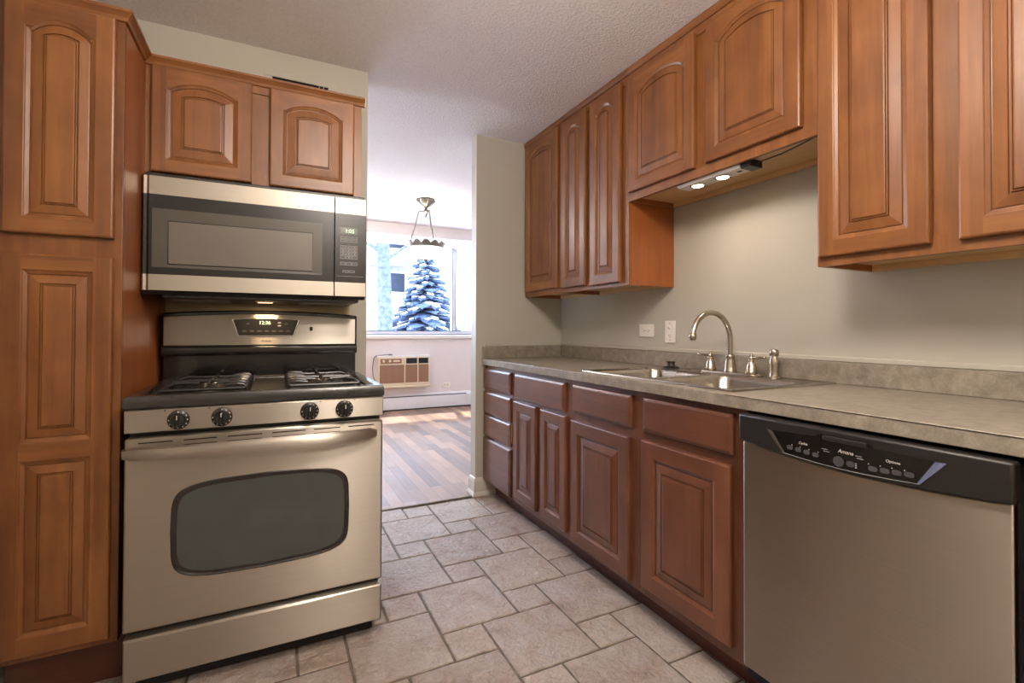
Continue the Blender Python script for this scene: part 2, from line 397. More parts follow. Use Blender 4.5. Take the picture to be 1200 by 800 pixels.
# ------------------------------------------------------------------ cabinetry
def raised(parent, name, x0, x1, z0, z1, arch=0.0, stile=.049, t=.02, mats=('cherry', 'cherry_rail'), yf=0.0, panels=None, drop=None, label=None):
    """Frame-and-panel door: frame mesh plus raised panel meshes as sub-parts.  Front faces -y; back at y=yf."""
    fr = MB(); M = 24
    panels = panels or [(z0+stile, z1-stile-(arch if arch else 0))]
    def rect(ins, y):
        return [(x0+ins, y, z0+ins), (x1-ins, y, z0+ins), (x1-ins, y, z1-ins), (x0+ins, y, z1-ins)]
    fr.loops([rect(0, yf), rect(0, yf-t+.006), rect(.0018, yf-t+.002), rect(.006, yf-t)], True, False)
    xa, xb = x0+stile, x1-stile; cx, hw = (xa+xb)/2, (xb-xa)/2; ARC = .9 if hw > .1 else .8
    def outline(d, y, pz):
        pts = [(xa+d, y, pz[0]+d), (xb-d, y, pz[0]+d)]
        for k in range(M+1):
            x = (xb-d)+((xa+d)-(xb-d))*k/M; u = abs(x-cx)/hw
            h = arch*max(0.0, 1-(u/ARC)**2)**.8 if pz is panels[-1] else 0
            pts.append((x, y, pz[1]+h-d))
        return pts
    yF = yf-t; E = .006
    # flat front: stiles full height, rails between
    fr.mi = 0
    for a, b in ((x0+E, xa), (xb, x1-E)):
        fr.face([fr.bm.verts.new(p) for p in ((a, yF, z0+E), (b, yF, z0+E), (b, yF, z1-E), (a, yF, z1-E))])
    fr.mi = 1
    zb = z0+E
    for pz in panels:
        fr.face([fr.bm.verts.new(p) for p in ((xa, yF, zb), (xb, yF, zb), (xb, yF, pz[0]), (xa, yF, pz[0]))]); zb = pz[1]
    top = [(p[0], p[1], p[2]) for p in outline(0, yF, panels[-1])[2:]]
    V = [fr.bm.verts.new(p) for p in top]; W = [fr.bm.verts.new((p[0], yF, z1-E)) for p in top]
    for k in range(M): fr.face([V[k], V[k+1], W[k+1], W[k]])
    fr.mi = 0
    for pz in panels:
        fr.loops([outline(0, yF, pz), outline(.002, yF+.0008, pz), outline(.0035, yF+.003, pz), outline(.009, yF+.0055, pz), outline(.0125, yF+.007, pz), outline(.0135, yF+.0105, pz), outline(.02, yF+.0112, pz)], False, False)
    d = fr.build(name, list(mats), parent)
    if label: d['label'] = label
    for pz in panels:
        pm = MB(); sl = min(.034, (xb-xa)*.17)
        pm.loops([outline(.0165, yF+.013, pz), outline(.0165, yF+.0085, pz), outline(.018, yF+.0078, pz), outline(.018+sl*.78, yF+.0035, pz), outline(.0188+sl*.8, yF+.0085, pz), outline(.0195+sl*.86, yF+.0085, pz), outline(.0198+sl*.88, yF+.004, pz), outline(.0195+sl*.97, yF+.0036, pz), outline(.020+sl*.99, yF+.006, pz), outline(.021+sl, yF+.0014, pz), outline(.024+sl, yF+.0008, pz)], True, True)
        pm.build('raised_panel', mats[0], d)
    return d
def slab(parent, name, x0, x1, z0, z1, mats, t=.02, yf=0.0, ch=.013):
    s = MB()
    def rect(i, y): return [(x0+i, y, z0+i), (x1-i, y, z0+i), (x1-i, y, z1-i), (x0+i, y, z1-i)]
    s.loops([rect(0, yf), rect(0, yf-t+.009), rect(.0025, yf-t+.006), rect(ch*.7, yf-t+.0025), rect(ch*.8, yf-t+.0008), rect(ch, yf-t)], True, True)
    return s.build(name, mats, parent)
def carcass_base(root, W, z0, z1, depth, toe_y, wood_, rail):
    box(0, .016, .018, depth, z0, z1).build('side_panel', wood_, root); box(W-.016, W, .018, depth, z0, z1).build('side_panel', wood_, root)
    box(.0165, W-.0165, .018, depth, z0, z0+.016).build('bottom_panel', 'birch', root); box(.0165, W-.0165, depth-.006, depth, z0+.0165, z1).build('back_panel', 'birch', root)
    box(0, W, 0, .0175, z0, z1).build('face_frame', wood_, root, bevel=.0015)
    box(0, W, toe_y, toe_y+.018, 0, z0-.001).build('toe_kick', 'toe_wood', root)
def carcass_wall(root, W, z0, z1, depth, side_mats=('veneer', 'veneer'), crown=True):
    box(.0, .016, .0185, depth, z0, z1).build('side_panel', side_mats[0], root)
    box(W-.016, W, .0185, depth, z0, z1).build('side_panel', side_mats[1], root)
    c = MB(); c.box(.016, W-.016, .0185, depth, z0+.022, z0+.034); c.box(.016, W-.016, depth-.02, depth, z0, z0+.022); c.box(.016, W-.016, depth-.012, depth, z0+.034, z1-.016)
    c.box(.016, W-.016, .0185, depth, z1-.016, z1)
    c.build('underside', 'birch', root)
    f = MB(); f.box(0, W, 0, .018, z0, z0+.05); f.box(0, W, 0, .018, z1-.05, z1); f.box(0, .03, 0, .018, z0+.05, z1-.05); f.box(W-.03, W, 0, .018, z0+.05, z1-.05)
    f.box(.03, W-.03, .006, .018, z0+.05, z1-.05)
    f.build('face_frame', 'cherry', root)

BX = 1.287  # face-frame plane of the base cabinets
BZ0, BZ1 = .1, .882
TY = .073
def base_cab(name, label, Ya, Yb, group='cherry base cabinets under the countertop'):
    r = thing(name, label, 'cabinet', (BX, Ya, 0), R(-90), group)
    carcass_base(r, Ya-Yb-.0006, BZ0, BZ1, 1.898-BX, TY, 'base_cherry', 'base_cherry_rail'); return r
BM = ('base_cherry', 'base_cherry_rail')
r = base_cab('drawer_cabinet', 'narrow cherry base cabinet of four stacked drawers beside the short end wall', 3.0185, 2.582)
for z0, z1 in ((.728, .86), (.56, .706), (.412, .551), (.11, .397)):
    slab(r, 'drawer', .008, .418, z0, z1, BM[1])
h = MB(); h.box(.4195, .4335, -.003, 0, .44, .55); h.tube([(.4265, -.006, .44), (.4265, -.006, .55)], .0042, 8); h.build('hinge', 'brass', r)
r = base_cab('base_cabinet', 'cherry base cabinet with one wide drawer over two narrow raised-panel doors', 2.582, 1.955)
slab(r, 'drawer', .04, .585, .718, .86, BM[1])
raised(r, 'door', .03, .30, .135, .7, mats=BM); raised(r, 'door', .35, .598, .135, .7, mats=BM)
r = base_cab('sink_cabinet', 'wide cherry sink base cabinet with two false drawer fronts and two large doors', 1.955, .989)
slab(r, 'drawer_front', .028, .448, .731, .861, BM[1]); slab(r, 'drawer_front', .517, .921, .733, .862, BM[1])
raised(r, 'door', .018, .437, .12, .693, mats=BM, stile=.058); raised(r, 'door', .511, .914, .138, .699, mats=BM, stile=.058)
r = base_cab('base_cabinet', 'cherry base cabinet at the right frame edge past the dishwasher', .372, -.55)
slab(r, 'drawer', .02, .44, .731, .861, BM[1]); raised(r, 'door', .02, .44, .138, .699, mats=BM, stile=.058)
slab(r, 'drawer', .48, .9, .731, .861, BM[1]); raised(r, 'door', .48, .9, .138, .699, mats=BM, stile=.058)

UX = 1.595
def wall_cab(label, Ya, Yb, z0, z1=2.418):
    W = Ya-Yb-.0006
    r = thing('wall_cabinet', label, 'cabinet', (UX, Ya, 0), R(-90), 'cherry wall cabinets over the sink counter')
    carcass_wall(r, W, z0, z1, 1.8985-UX)
    mo = MB(); mo.prism([(-.006, 2.408), (-.014, 2.418), (-.016, 2.43), (-.010, 2.4415), (.02, 2.4415), (.02, 2.4185), (0, 2.4185), (0, 2.408)], 0, W, 'x')
    mo.build('crown_moulding', 'cherry_rail', r)
    return r
r = wall_cab('tall narrow single-door cherry wall cabinet touching the short end wall', 3.0185, 2.548, 1.348)
raised(r, 'door', .022, .447, 1.383, 2.398, arch=.035)
r = wall_cab('tall cherry wall cabinet with two narrow arched doors and exposed orange end panel', 2.548, 1.905, 1.348)
raised(r, 'door', .022, .282, 1.374, 2.392, arch=.035, stile=.052); raised(r, 'door', .328, .588, 1.366, 2.388, arch=.035, stile=.052)
r = wall_cab('short cherry wall cabinet raised above the sink with puck lights below it', 1.905, .967, 1.766)
raised(r, 'door', .014, .432, 1.806, 2.378, arch=.045); raised(r, 'door', .493, .891, 1.807, 2.378, arch=.045)
r = wall_cab('tall cherry wall cabinet nearest the camera above the dishwasher', .967, .27, 1.329)
raised(r, 'door', .010, .307, 1.357, 2.378, arch=.035); raised(r, 'door', .368, .672, 1.357, 2.378, arch=.035)

# pantry
PX0, PX1, PY = -.735, -.43, 1.888
r = thing('pantry_cabinet', 'tall cherry pantry cabinet with arched upper door left of the range', 'cabinet', (PX0, PY, 0))
W = PX1-PX0
b = MB(); b.box(0, W, .018, 2.538-PY, .15, 2.1); b.build('carcass', 'veneer', r)
box(0, W, 0, .0175, .15, 2.1).build('face_frame', 'cherry', r, bevel=.002)
box(.022, W, .07, .088, 0, .149).build('toe_kick', 'toe_wood', r)
raised(r, 'door', .03, .285, 1.397, 2.082, arch=.033, stile=.046)
raised(r, 'door', .03, .285, .17, 1.338, stile=.046, panels=[(.225, .735), (.785, 1.292)])
mo = MB()
cp = [(0, 2.082), (.006, 2.084), (.010, 2.094), (.018, 2.104), (.022, 2.108), (.022, 2.116), (-.004, 2.116), (-.004, 2.082)]
YU = 2.15
mo.loops([[(x-PX0+dx*o-0, y-PY-dy*o, z) for o, z in cp] for x, y, dx, dy in ((PX0, PY, 0, 1), (PX1, PY, 1, 1), (PX1, YU-.024, 1, 0))], True, True)
mo.build('crown_moulding', 'cherry_rail', r)
# over-range cabinet
UX0, UX1 = -.4295, .330
r = thing('overrange_cabinet', 'short two-door cherry wall cabinet above the microwave', 'cabinet', (UX0, YU, 0))
W = UX1-UX0
carcass_wall(r, W, 1.684, 2.103, 2.538-YU, ('cherry', 'cherry'))
raised(r, 'door', .019, .342, 1.692, 2.082, arch=.033, stile=.047); raised(r, 'door', .405, .727, 1.690, 2.082, arch=.033, stile=.047)
mo = MB()
mo.loops([[(x-UX0+dx*o, y-YU-dy*o, z) for o, z in cp] for x, y, dx, dy in ((UX0, YU, 0, 1), (UX1+.012, YU, 0, 1))], True, True)
mo.build('crown_moulding', 'cherry_rail', r)
MB().prism([(-o, z) for o, z in cp], W+.0121, W+.0145, 'x').build('crown_end', 'white_plastic', r)

# ------------------------------------------------------------------ countertop
CX0, CZ0, CZ1 = 1.259, .8835, .9234
SX0, SX1, SY0, SY1 = 1.31, 1.865, 1.062, 1.903
r = thing('countertop', 'mottled grey laminate countertop with low backsplash along the right wall', 'countertop', (0, 0, 0))
c = MB(); YN = -.55
h0, h1, h2, h3 = SX0+.012, SX1-.012, SY0+.012, SY1-.012
xs = [CX0, h0, h1, 1.8985]; ys = [YN, h2, h3, 3.0185]
G = {}
for i, x in enumerate(xs):
    for j, y in enumerate(ys):
        for k, z in enumerate((CZ0, CZ1)): G[i, j, k] = c.bm.verts.new((x, y, z))
for i in range(3):
    for j in range(3):
        if (i, j) == (1, 1): continue
        for k in (0, 1): c.face([G[i, j, k], G[i+1, j, k], G[i+1, j+1, k], G[i, j+1, k]])
for a in range(3):
    for q in (0, 3):
        c.face([G[a, q, 0], G[a+1, q, 0], G[a+1, q, 1], G[a, q, 1]]); c.face([G[q, a, 0], G[q, a+1, 0], G[q, a+1, 1], G[q, a, 1]])
for a, b in (((1, 1), (2, 1)), ((2, 1), (2, 2)), ((2, 2), (1, 2)), ((1, 2), (1, 1))):
    c.face([G[a+(0,)], G[b+(0,)], G[b+(1,)], G[a+(1,)]])
c.build('worktop', 'laminate', r, bevel=.002)
box(1.879, 1.8985, YN, 3.0185, CZ1+.0005, 1.004).build('backsplash', 'laminate', r, bevel=.002)
box(1.2615, 1.878, 2.9985, 3.0185, CZ1+.0005, 1.004).build('backsplash', 'laminate', r, bevel=.002)
box(CX0-.0012, CX0, YN, 1.05, CZ1-.0035, CZ1-.0022).build('edge_seam', 'black_satin', r)

# ------------------------------------------------------------------ sink and faucet
def rrect(x0, x1, y0, y1, rad, z, n=5):
    pts = []
    for cx, cy, a0 in ((x1-rad, y1-rad, 0), (x0+rad, y1-rad, 90), (x0+rad, y0+rad, 180), (x1-rad, y0+rad, 270)):
        for k in range(n+1):
            a = R(a0+90*k/n); pts.append((cx+rad*math.cos(a), cy+rad*math.sin(a), z))
    return pts
ZT = CZ1+.0005
r = thing('kitchen_sink', 'double-bowl stainless drop-in sink set into the grey countertop', 'sink', (0, 0, 0))
rim = MB()
bowls = [(1.345, 1.735, 1.502, 1.868), (1.345, 1.735, 1.098, 1.464)]
# rim plate built as grid around the bowl openings
top = ZT+.004
xs = [SX0, 1.345, 1.735, SX1]; ys = [SY0, 1.098, 1.464, 1.502, 1.868, SY1]
xs[0] += .018; xs[3] -= .018; ys[0] += .018; ys[5] -= .018
g = {(i, j): rim.bm.verts.new((x, y, top)) for i, x in enumerate(xs) for j, y in enumerate(ys)}
for i in range(3):
    for j in range(5):
        if i == 1 and j in (1, 3): continue
        rim.face([g[i, j], g[i+1, j], g[i+1, j+1], g[i, j+1]])
def rim_rect(i, z): return [(SX0+i, SY0+i, z), (SX1-i, SY0+i, z), (SX1-i, SY1-i, z), (SX0+i, SY1-i, z)]
rim.loops([rim_rect(0, ZT), rim_rect(.001, ZT+.003), rim_rect(.004, ZT+.0062), rim_rect(.011, ZT+.0062), rim_rect(.018, top)], False, False)
rim.build('rim', 'sink_steel', r, smooth=True)
for x0, x1, y0, y1 in bowls:
    b = MB()
    b.loops([[p for p in rrect(x0-.001, x1+.001, y0-.001, y1+.001, .004, top+.0004)], rrect(x0+.006, x1-.006, y0+.006, y1-.006, .05, top-.004), rrect(x0+.012, x1-.012, y0+.012, y1-.012, .055, top-.02), rrect(x0+.02, x1-.02, y0+.02, y1-.02, .06, top-.15),
             rrect(x0+.035, x1-.035, y0+.035, y1-.035, .055, top-.172), rrect(x0+.07, x1-.07, y0+.07, y1-.07, .05, top-.178), rrect((x0+x1)/2-.02, (x0+x1)/2+.02, (y0+y1)/2-.02, (y0+y1)/2+.02, .015, top-.181)])
    bo = b.build('bowl', 'sink_steel', r, smooth=True)
    MB().lathe([(.0, .0), (.044, .0), (.046, .003), (.03, .004), (.028, -.001), (.0, -.002)], ((x0+x1)/2, (y0+y1)/2, top-.1795), 24).build('drain', 'chrome', bo, smooth=True)
FX, FY, FZ = 1.80, 1.475, top
r = thing('kitchen_faucet', 'brushed nickel gooseneck faucet with two lever handles behind the sink', 'faucet', (FX, FY, FZ))
e = MB(); e.loops([[(p[0], p[1], z) for p in rrect(-w, w, -l, l, min(w, .03)*.95, 0, 8)] for w, l, z in ((.031, .150, .0005), (.031, .150, .006), (.028, .147, .010), (.02, .139, .012))])
e.build('escutcheon', 'nickel', r, smooth=True)
MB().lathe([(.0, .0), (.027, 0), (.027, .006), (.024, .012), (.0235, .03), (.02, .05), (.018, .06), (.02, .064), (.02, .07), (.016, .076), (.0, .077)], (0, 0, .0115), 24).build('spout_base', 'nickel', r, smooth=True)
pts = [(0, 0, .08), (0, 0, .12), (0, 0, .155)]
RA = .113
for k in range(1, 19):
    a = R(180-k*170/18); pts.append((-RA-RA*math.cos(a)*1.0, 0, .155+RA*math.sin(a)))
pts = [(x, y, z) for x, y, z in pts]
pts = pts[:3]+[(-(RA-RA*math.cos(R(k*168/18))), 0, .155+RA*math.sin(R(k*168/18))) for k in range(1, 19)]
MB().tube(pts, .0115, 14).build('spout', 'nickel', r, smooth=True)
ex, ez = pts[-1][0], pts[-1][2]
MB().lathe([(0, .014), (.011, .014), (.0155, .008), (.016, -.002), (.013, -.012), (.011, -.016), (.0, -.016)], (ex-.001, 0, ez-.012), 20).build('aerator', 'nickel', r, smooth=True)
for s in (1, -1):
    hd = MB().lathe([(0, 0), (.025, 0), (.026, .006), (.022, .012), (.0195, .034), (.014, .046), (.012, .05), (.014, .053), (.013, .06), (.0, .061)], (0, s*.106, .0115), 22).build('handle', 'nickel', r, smooth=True)
    lv = MB(); lv.lathe([(0, -.008), (.008, -.007), (.0115, 0), (.009, .008), (.004, .012), (.004, .015), (0, .016)], (0, s*.106, .078), 16)
    lv.tube([(0, s*.112, .078), (-.004, s*.135, .0795), (-.006, s*.172, .081), (-.006, s*.176, .081)], [.0055, .005, .0058, .004], 10)
    lv.build('lever', 'nickel', hd, smooth=True)
o = MB().lathe([(0, 0), (.027, 0), (.028, .004), (.019, .010), (.0185, .012), (.0165, .03), (.0195, .055), (.0195, .07), (.0145, .086), (.014, .09), (.018, .096), (.0185, .108), (.014, .116), (.0, .119)], (0, 0, 0), 24).build('side_sprayer', 'nickel', smooth=True)
o.location = (1.80, 1.266, top+.0005)
tag(o, 'brushed nickel side sprayer standing right of the faucet', 'sprayer')
o = MB().lathe([(0, 0), (.04, 0), (.041, .004), (.03, .008), (.02, .011), (.017, .022), (.021, .03), (.021, .034), (0, .035)], (0, 0, 0), 24).build('sink_stopper', 'black_satin', smooth=True)
o.location = (1.812, 1.838, top+.0005)
tag(o, 'black rubber sink stopper lying at the back of the sink rim', 'stopper')

# ------------------------------------------------------------------ outlets on the right wall
r = thing('wall_outlet', 'white duplex outlet mounted sideways on the wall behind the sink', 'outlet', (1.8995, 2.112, 1.117), R(-90))
box(-.059, .059, -.006, 0, -.036, .036).build('cover_plate', 'white_plastic', r, bevel=.003)
for x in (-.02, .02):
    q = MB(); q.lathe([(0, .0), (.0165, 0), (.0165, .008), (0, .008)], (x, 0, 0), 20, 'y'); f = q.build('receptacle', 'white_plastic', r)
    s = MB(); s.box(x-.005, x+.003, -.0086, -.008, .004, .0058); s.box(x-.005, x+.003, -.0086, -.008, -.0058, -.004); s.lathe([(0, .008), (.0022, .008), (.0022, .0086), (0, .0086)], (x+.009, 0, 0), 8, 'y'); s.build('slots', 'black_matte', f)
MB().lathe([(0, .006), (.003, .006), (.0025, .0072), (0, .0074)], (0, 0, 0), 10, 'y').build('screw', 'pewter', r)
r = thing('wall_switch', 'white upright toggle and outlet plate nearer the faucet', 'switch', (1.8995, 1.93, 1.111), R(-90))
box(-.037, .037, -.006, 0, -.0595, .0595).build('cover_plate', 'white_plastic', r, bevel=.003)
MB().lathe([(0, 0), (.0165, 0), (.0165, .008), (0, .008)], (0, 0, -.02), 20, 'y').build('receptacle', 'white_plastic', r)
s = MB(); s.box(-.006, -.004, -.0086, -.008, -.022, -.014); s.box(.004, .006, -.0086, -.008, -.022, -.014); s.lathe([(0, .008), (.0022, .008), (.0022, .0086), (0, .0086)], (0, 0, -.028), 8, 'y'); s.build('slots', 'black_matte', r)
tg = MB(); tg.prism([(-.002, .012), (-.016, .022), (-.016, .028), (-.002, .03)], -.005, .005, 'x'); tg.build('toggle', 'white_plastic', r)
for z in (.045, -.045): MB().lathe([(0, .006), (.003, .006), (.0025, .0072), (0, .0074)], (0, 0, z), 10, 'y').build('screw', 'pewter', r)

# ------------------------------------------------------------------ under-cabinet puck light bar
r = thing('undercabinet_light', 'white under-cabinet light bar with two lit round lamps', 'light', (1.655, 1.425, 1.7795))
b = MB(); b.prism([(-.042, 0), (.042, 0), (.042, -.018), (.034, -.026), (-.034, -.026), (-.042, -.018)], -.145, .175, 'y'); b.build('housing', 'white_metal', r, bevel=.002)
for y in (.095, -.035):
    MB().lathe([(.0, -.0265), (.034, -.0265), (.035, -.029), (.030, -.0305), (.028, -.0275), (0, -.0275)], (0, y, 0), 24).build('lamp_ring', 'chrome', r, smooth=True)
    MB().lathe([(0, -.028), (.024, -.028), (.02, -.0305), (0, -.0312)], (0, y, 0), 20).build('lamp_lens', 'lens_lit', r, smooth=True)
    lamp('puck_lamp', 'AREA', (1.655, 1.425+y, 1.744), LED_W, (1, .80, .66), shape='DISK', size=.045, spread=R(150))
box(-.036, .036, -.19, -.1455, -.03, -.001).build('plug_block', 'black_satin', r, bevel=.003)
box(-.008, .006, -.125, -.108, -.0275, -.0262).build('switch', 'black_satin', r)
cds = [(.0, -.19, -.014), (-.004, -.24, -.016), (-.008, -.3, -.016), (-.016, -.36, -.012), (-.024, -.41, -.008), (-.03, -.44, -.004)]
MB().tube(cds, .0028, 8).build('cord', 'cord', r, smooth=True)

# ------------------------------------------------------------------ dishwasher
DX = 1.247
r = thing('dishwasher', 'stainless dishwasher with black curved control panel under the countertop', 'dishwasher', (DX, .982, 0), R(-90))
Wd = .592
box(.003, Wd-.003, .022, .6, .1, .868).build('tub_body', 'black_matte', r)
box(.02, Wd-.02, .075, .09, .005, .1).build('toe_panel', 'black_satin', r)
d = MB()
def arc_bottom(x, ins=0): u = (x-Wd/2)/(Wd/2); return .779+.019*u*u
xsn = [Wd*k/20 for k in range(21)]
d.prism([(.005, .137), (Wd-.005, .137), (Wd-.005, arc_bottom(Wd)-.002)]+[(x, arc_bottom(x)-.002) for x in reversed(xsn[1:-1])]+[(.005, arc_bottom(0)-.002)], 0, .021, 'y')
d.build('door_panel', 'steel', r, bevel=.004)
p = MB()
pf = [(x, arc_bottom(x)) for x in xsn]+[(Wd, .876), (0, .876)]
p.prism(pf, -.014, .021, 'y'); pn = p.build('control_panel', 'black_satin', r, bevel=.006)
# inset fascia
fa = MB(); fa.prism([(.096, .846), (.139, .793), (.225, .7865), (.30, .784), (.375, .7865), (.449, .796), (.492, .849), (.36, .853), (.35, .862), (.24, .862), (.225, .853)], -.0152, -.0141, 'y'); fa.build('fascia', 'black_gloss', pn)
for pts, mt, nm in (([(.094, .847), (.139, .7915), (.144, .795), (.109, .845)], 'mw_bezel', 'fascia_edge'), ([(.447, .7945), (.494, .8505), (.474, .8495), (.443, .797)], 'silver_lens', 'fascia_edge')):
    q = MB(); q.prism(pts, -.0165, -.0145, 'y'); q.build(nm, mt, pn)
eb = MB(); eb.tube([(.139+.308*k/16, -.0155, .7922-.0075*math.sin(math.pi*k/16)+.003*k/16) for k in range(17)], .0007, 6); eb.build('fascia_line', 'key_grey', pn)
hp = MB(); hp.loops([[(p_[0], y, p_[1]) for p_ in [(a, b) for a, b, _ in rrect(.246+i, .348-i, .849+i*.5, .861-i*.5, .004, 0)]] for i, y in ((0, -.0155), (.001, -.021), (.004, -.022))]); hp.build('latch_handle', 'black_satin', pn)
def pill(x, z, w, h, y0, y1): 
    q = MB(); q.loops([[(a, y, b) for a, b, _ in rrect(x-w/2, x+w/2, z-h/2, z+h/2, h*.4, 0, 3)] for y in (y0, y1)], True, True); return q
for k in range(4): pill(.160+k*.0225, .8105-.0014*k, .0155, .011, -.0168, -.0152).build('button', 'key_dark', pn)
for k in range(4): pill(.358+k*.0235, .8045+.002*k, .0185, .011, -.0168, -.0152).build('button', 'key_dark', pn)
MB().lathe([(0, .0152), (.0125, .0152), (.0125, .0168), (.0105, .0172), (0, .0168)], (.283, 0, .803), 16, 'y').build('start_button', 'key_dark', pn)
pill(.310, .8035, .017, .013, -.0168, -.0152).build('button', 'key_dark', pn)
for k, x in enumerate((.166, .188, .211, .234, .349, .373, .396, .42)): pill(x, (.818 if k < 4 else .814)+.0012*(k % 4)*(1 if k > 3 else -1), .0022, .0022, -.0162, -.0152).build('indicator', 'ivory_text', pn)
for k in range(3): pill(.322, .798+k*.0045, .004, .0016, -.0162, -.0152).build('indicator', 'ivory_text', pn)
for x, z in ((.250, .826), (.255, .821), (.328, .826), (.331, .821)): pill(x, z, .014, .0014, -.0162, -.0152).build('marking', 'key_grey', pn)
text('lettering', 'Cycles', .0085, 'ivory_text', pn, (.196, -.0156, .828)); text('lettering', 'Options', .0085, 'ivory_text', pn, (.398, -.0156, .830))
text('logo', 'Amana', .0125, 'ivory_text', pn, (.299, -.0156, .829), shear=.25)
for k in range(3): pill(.038+k*.018, .8645, .011, .006, -.0152, -.0142).build('vent_slot', 'black_matte', pn)

# ------------------------------------------------------------------ range
SX, SYF = -.402, 1.80
r = thing('gas_range', 'stainless freestanding gas range with black cooktop beside the pantry', 'range', (SX, SYF, 0))
Ws = .762
box(.004, Ws-.004, .045, .66, .05, .876).build('body', 'black_satin', r, bevel=.003)
ft = MB()
for x in (.04, Ws-.04):
    for y in (.08, .6): ft.lathe([(0, 0), (.02, 0), (.02, .012), (.012, .016), (.012, .05), (0, .05)], (x, y, 0), 12)
ft.build('levelling_feet', 'black_matte', r)
box(.03, Ws-.03, .05, .062, .008, .05).build('kick_plate', 'black_matte', r)
dr = MB(); dr.loops([[(x0, y, z0), (x1, y, z0), (x1, y, z1), (x0, y, z1)] for x0, x1, z0, z1, y in ((.002, Ws-.002, .058, .187, .044), (.002, Ws-.002, .058, .187, .006), (.006, Ws-.006, .062, .181, 0))], True, True)
dw = dr.build('drawer', 'steel', r, bevel=.002)
# oven door
do = box(.001, Ws-.001, 0, .043, .208, .788).build('oven_door', 'steel', r, bevel=.006)
def glass_pts(grow=0.0):
    cx, cz = .381, .489; a, b = .2605+grow, .1535+grow; pts = []
    for k in range(64):
        t_ = 2*math.pi*k/64; c_, s_ = math.cos(t_), math.sin(t_); n = 7.0
        x = a*math.copysign(abs(c_)**(2/n), c_); z = b*math.copysign(abs(s_)**(2/n), s_)
        z *= 1-.10*(x/a)**2; x *= 1-.03*(z/b)**2; pts.append((cx+x, cz+z))
    return pts
def ring_loops(mb, spec): mb.loops([[(x, y, z) for x, z in glass_pts(g_)] for g_, y in spec], True, True)
w1 = MB(); ring_loops(w1, [(.003, .002), (.003, -.002), (.0, -.0035), (-.004, -.0015)]); wf = w1.build('window_surround', 'oven_rim', do)
w2 = MB(); ring_loops(w2, [(-.013, -.0005), (-.013, -.0022), (-.015, -.0026)]); w2.build('window_glass', 'oven_glass', wf)
sl = MB()
for a, b, two in ((-.367, -.28, 0), (-.252, -.163, 1), (-.134, -.035, 1), (-.005, .097, 1), (.124, .211, 1), (.238, .327, 0)):
    sl.box(a-SX, b-SX, -.0006, .001, .7715, .7748)
    if two: sl.box(a-SX, b-SX, -.0006, .001, .7565, .7598)
sl.build('vent_slots', 'dark_gap', do)
hb = MB(); L = []
for k in range(25):
    u = -1+2*k/24; x = .381-.013+u*.369; out = -.012-.034*(1-abs(u)**5)-.006*(1-u*u); hh = .021-.003*u*u; zc = .7465
    if abs(u) == 1: hh *= .8
    L.append([(x, out+.004+.010*(abs(u)**5)*.2, zc+hh), (x, out-.004, zc+hh*.75), (x, out-.008, zc+hh*.2), (x, out-.007, zc-hh*.5), (x, out-.002, zc-hh), (x, out+.008, zc-hh*.9), (x, out+.012, zc), (x, out+.010, zc+hh*.85)])
hb.loops(L, True, True)
for x in (.02, .722): hb.box(x-.010, x+.014, -.018, .001, .736, .763)
hb.build('handle', 'steel', do, smooth=True)
# control panel with knobs
cpn = MB(); cpn.prism([(.001, .8045), (.004, .8045), (.045, .8045), (.045, .877), (.006, .877), (.0, .872)], .0, Ws, 'x'); cp_ = cpn.build('control_panel', 'steel', r, bevel=.002)
for x in (-.266, -.150, .110, .224):
    kx = x-SX
    kb = MB().lathe([(0, .0), (.0295, .0), (.0295, .006), (.0275, .008), (.021, .0095), (.0195, .024), (.017, .027), (0, .0275)], (kx, -.001, .838), 28, 'y').build('knob', 'black_satin', cp_, smooth=True)
    gr = MB(); gr.prism([(kx-.0055, .82), (kx+.0055, .82), (kx+.0055, .856), (kx-.0055, .856)], -.036, -.026, 'y'); gr.build('grip', 'black_gloss', kb, bevel=.002)
    mk = MB()
    for k in range(10):
        a = R(90-k*30) if k else R(90); rr_ = .0245
        mk.box(kx+rr_*math.cos(a)-.0014, kx+rr_*math.cos(a)+.0014, -.0102, -.0085, .838+rr_*math.sin(a)-.0018, .838+rr_*math.sin(a)+.0018)
    mk.box(kx-.001, kx+.001, -.0366, -.0359, .842, .855)
    mk.build('marks', 'ivory_text', kb)
    mkp = MB(); mkp.box(kx-.001, kx+.001, -.0006, .0005, .8692, .873); sx = -.035 if x < 0 else .035
    mkp.box(kx+sx-.002, kx+sx+.002, -.0006, .0005, .866, .870); mkp.build('marking', 'black_satin', cp_)
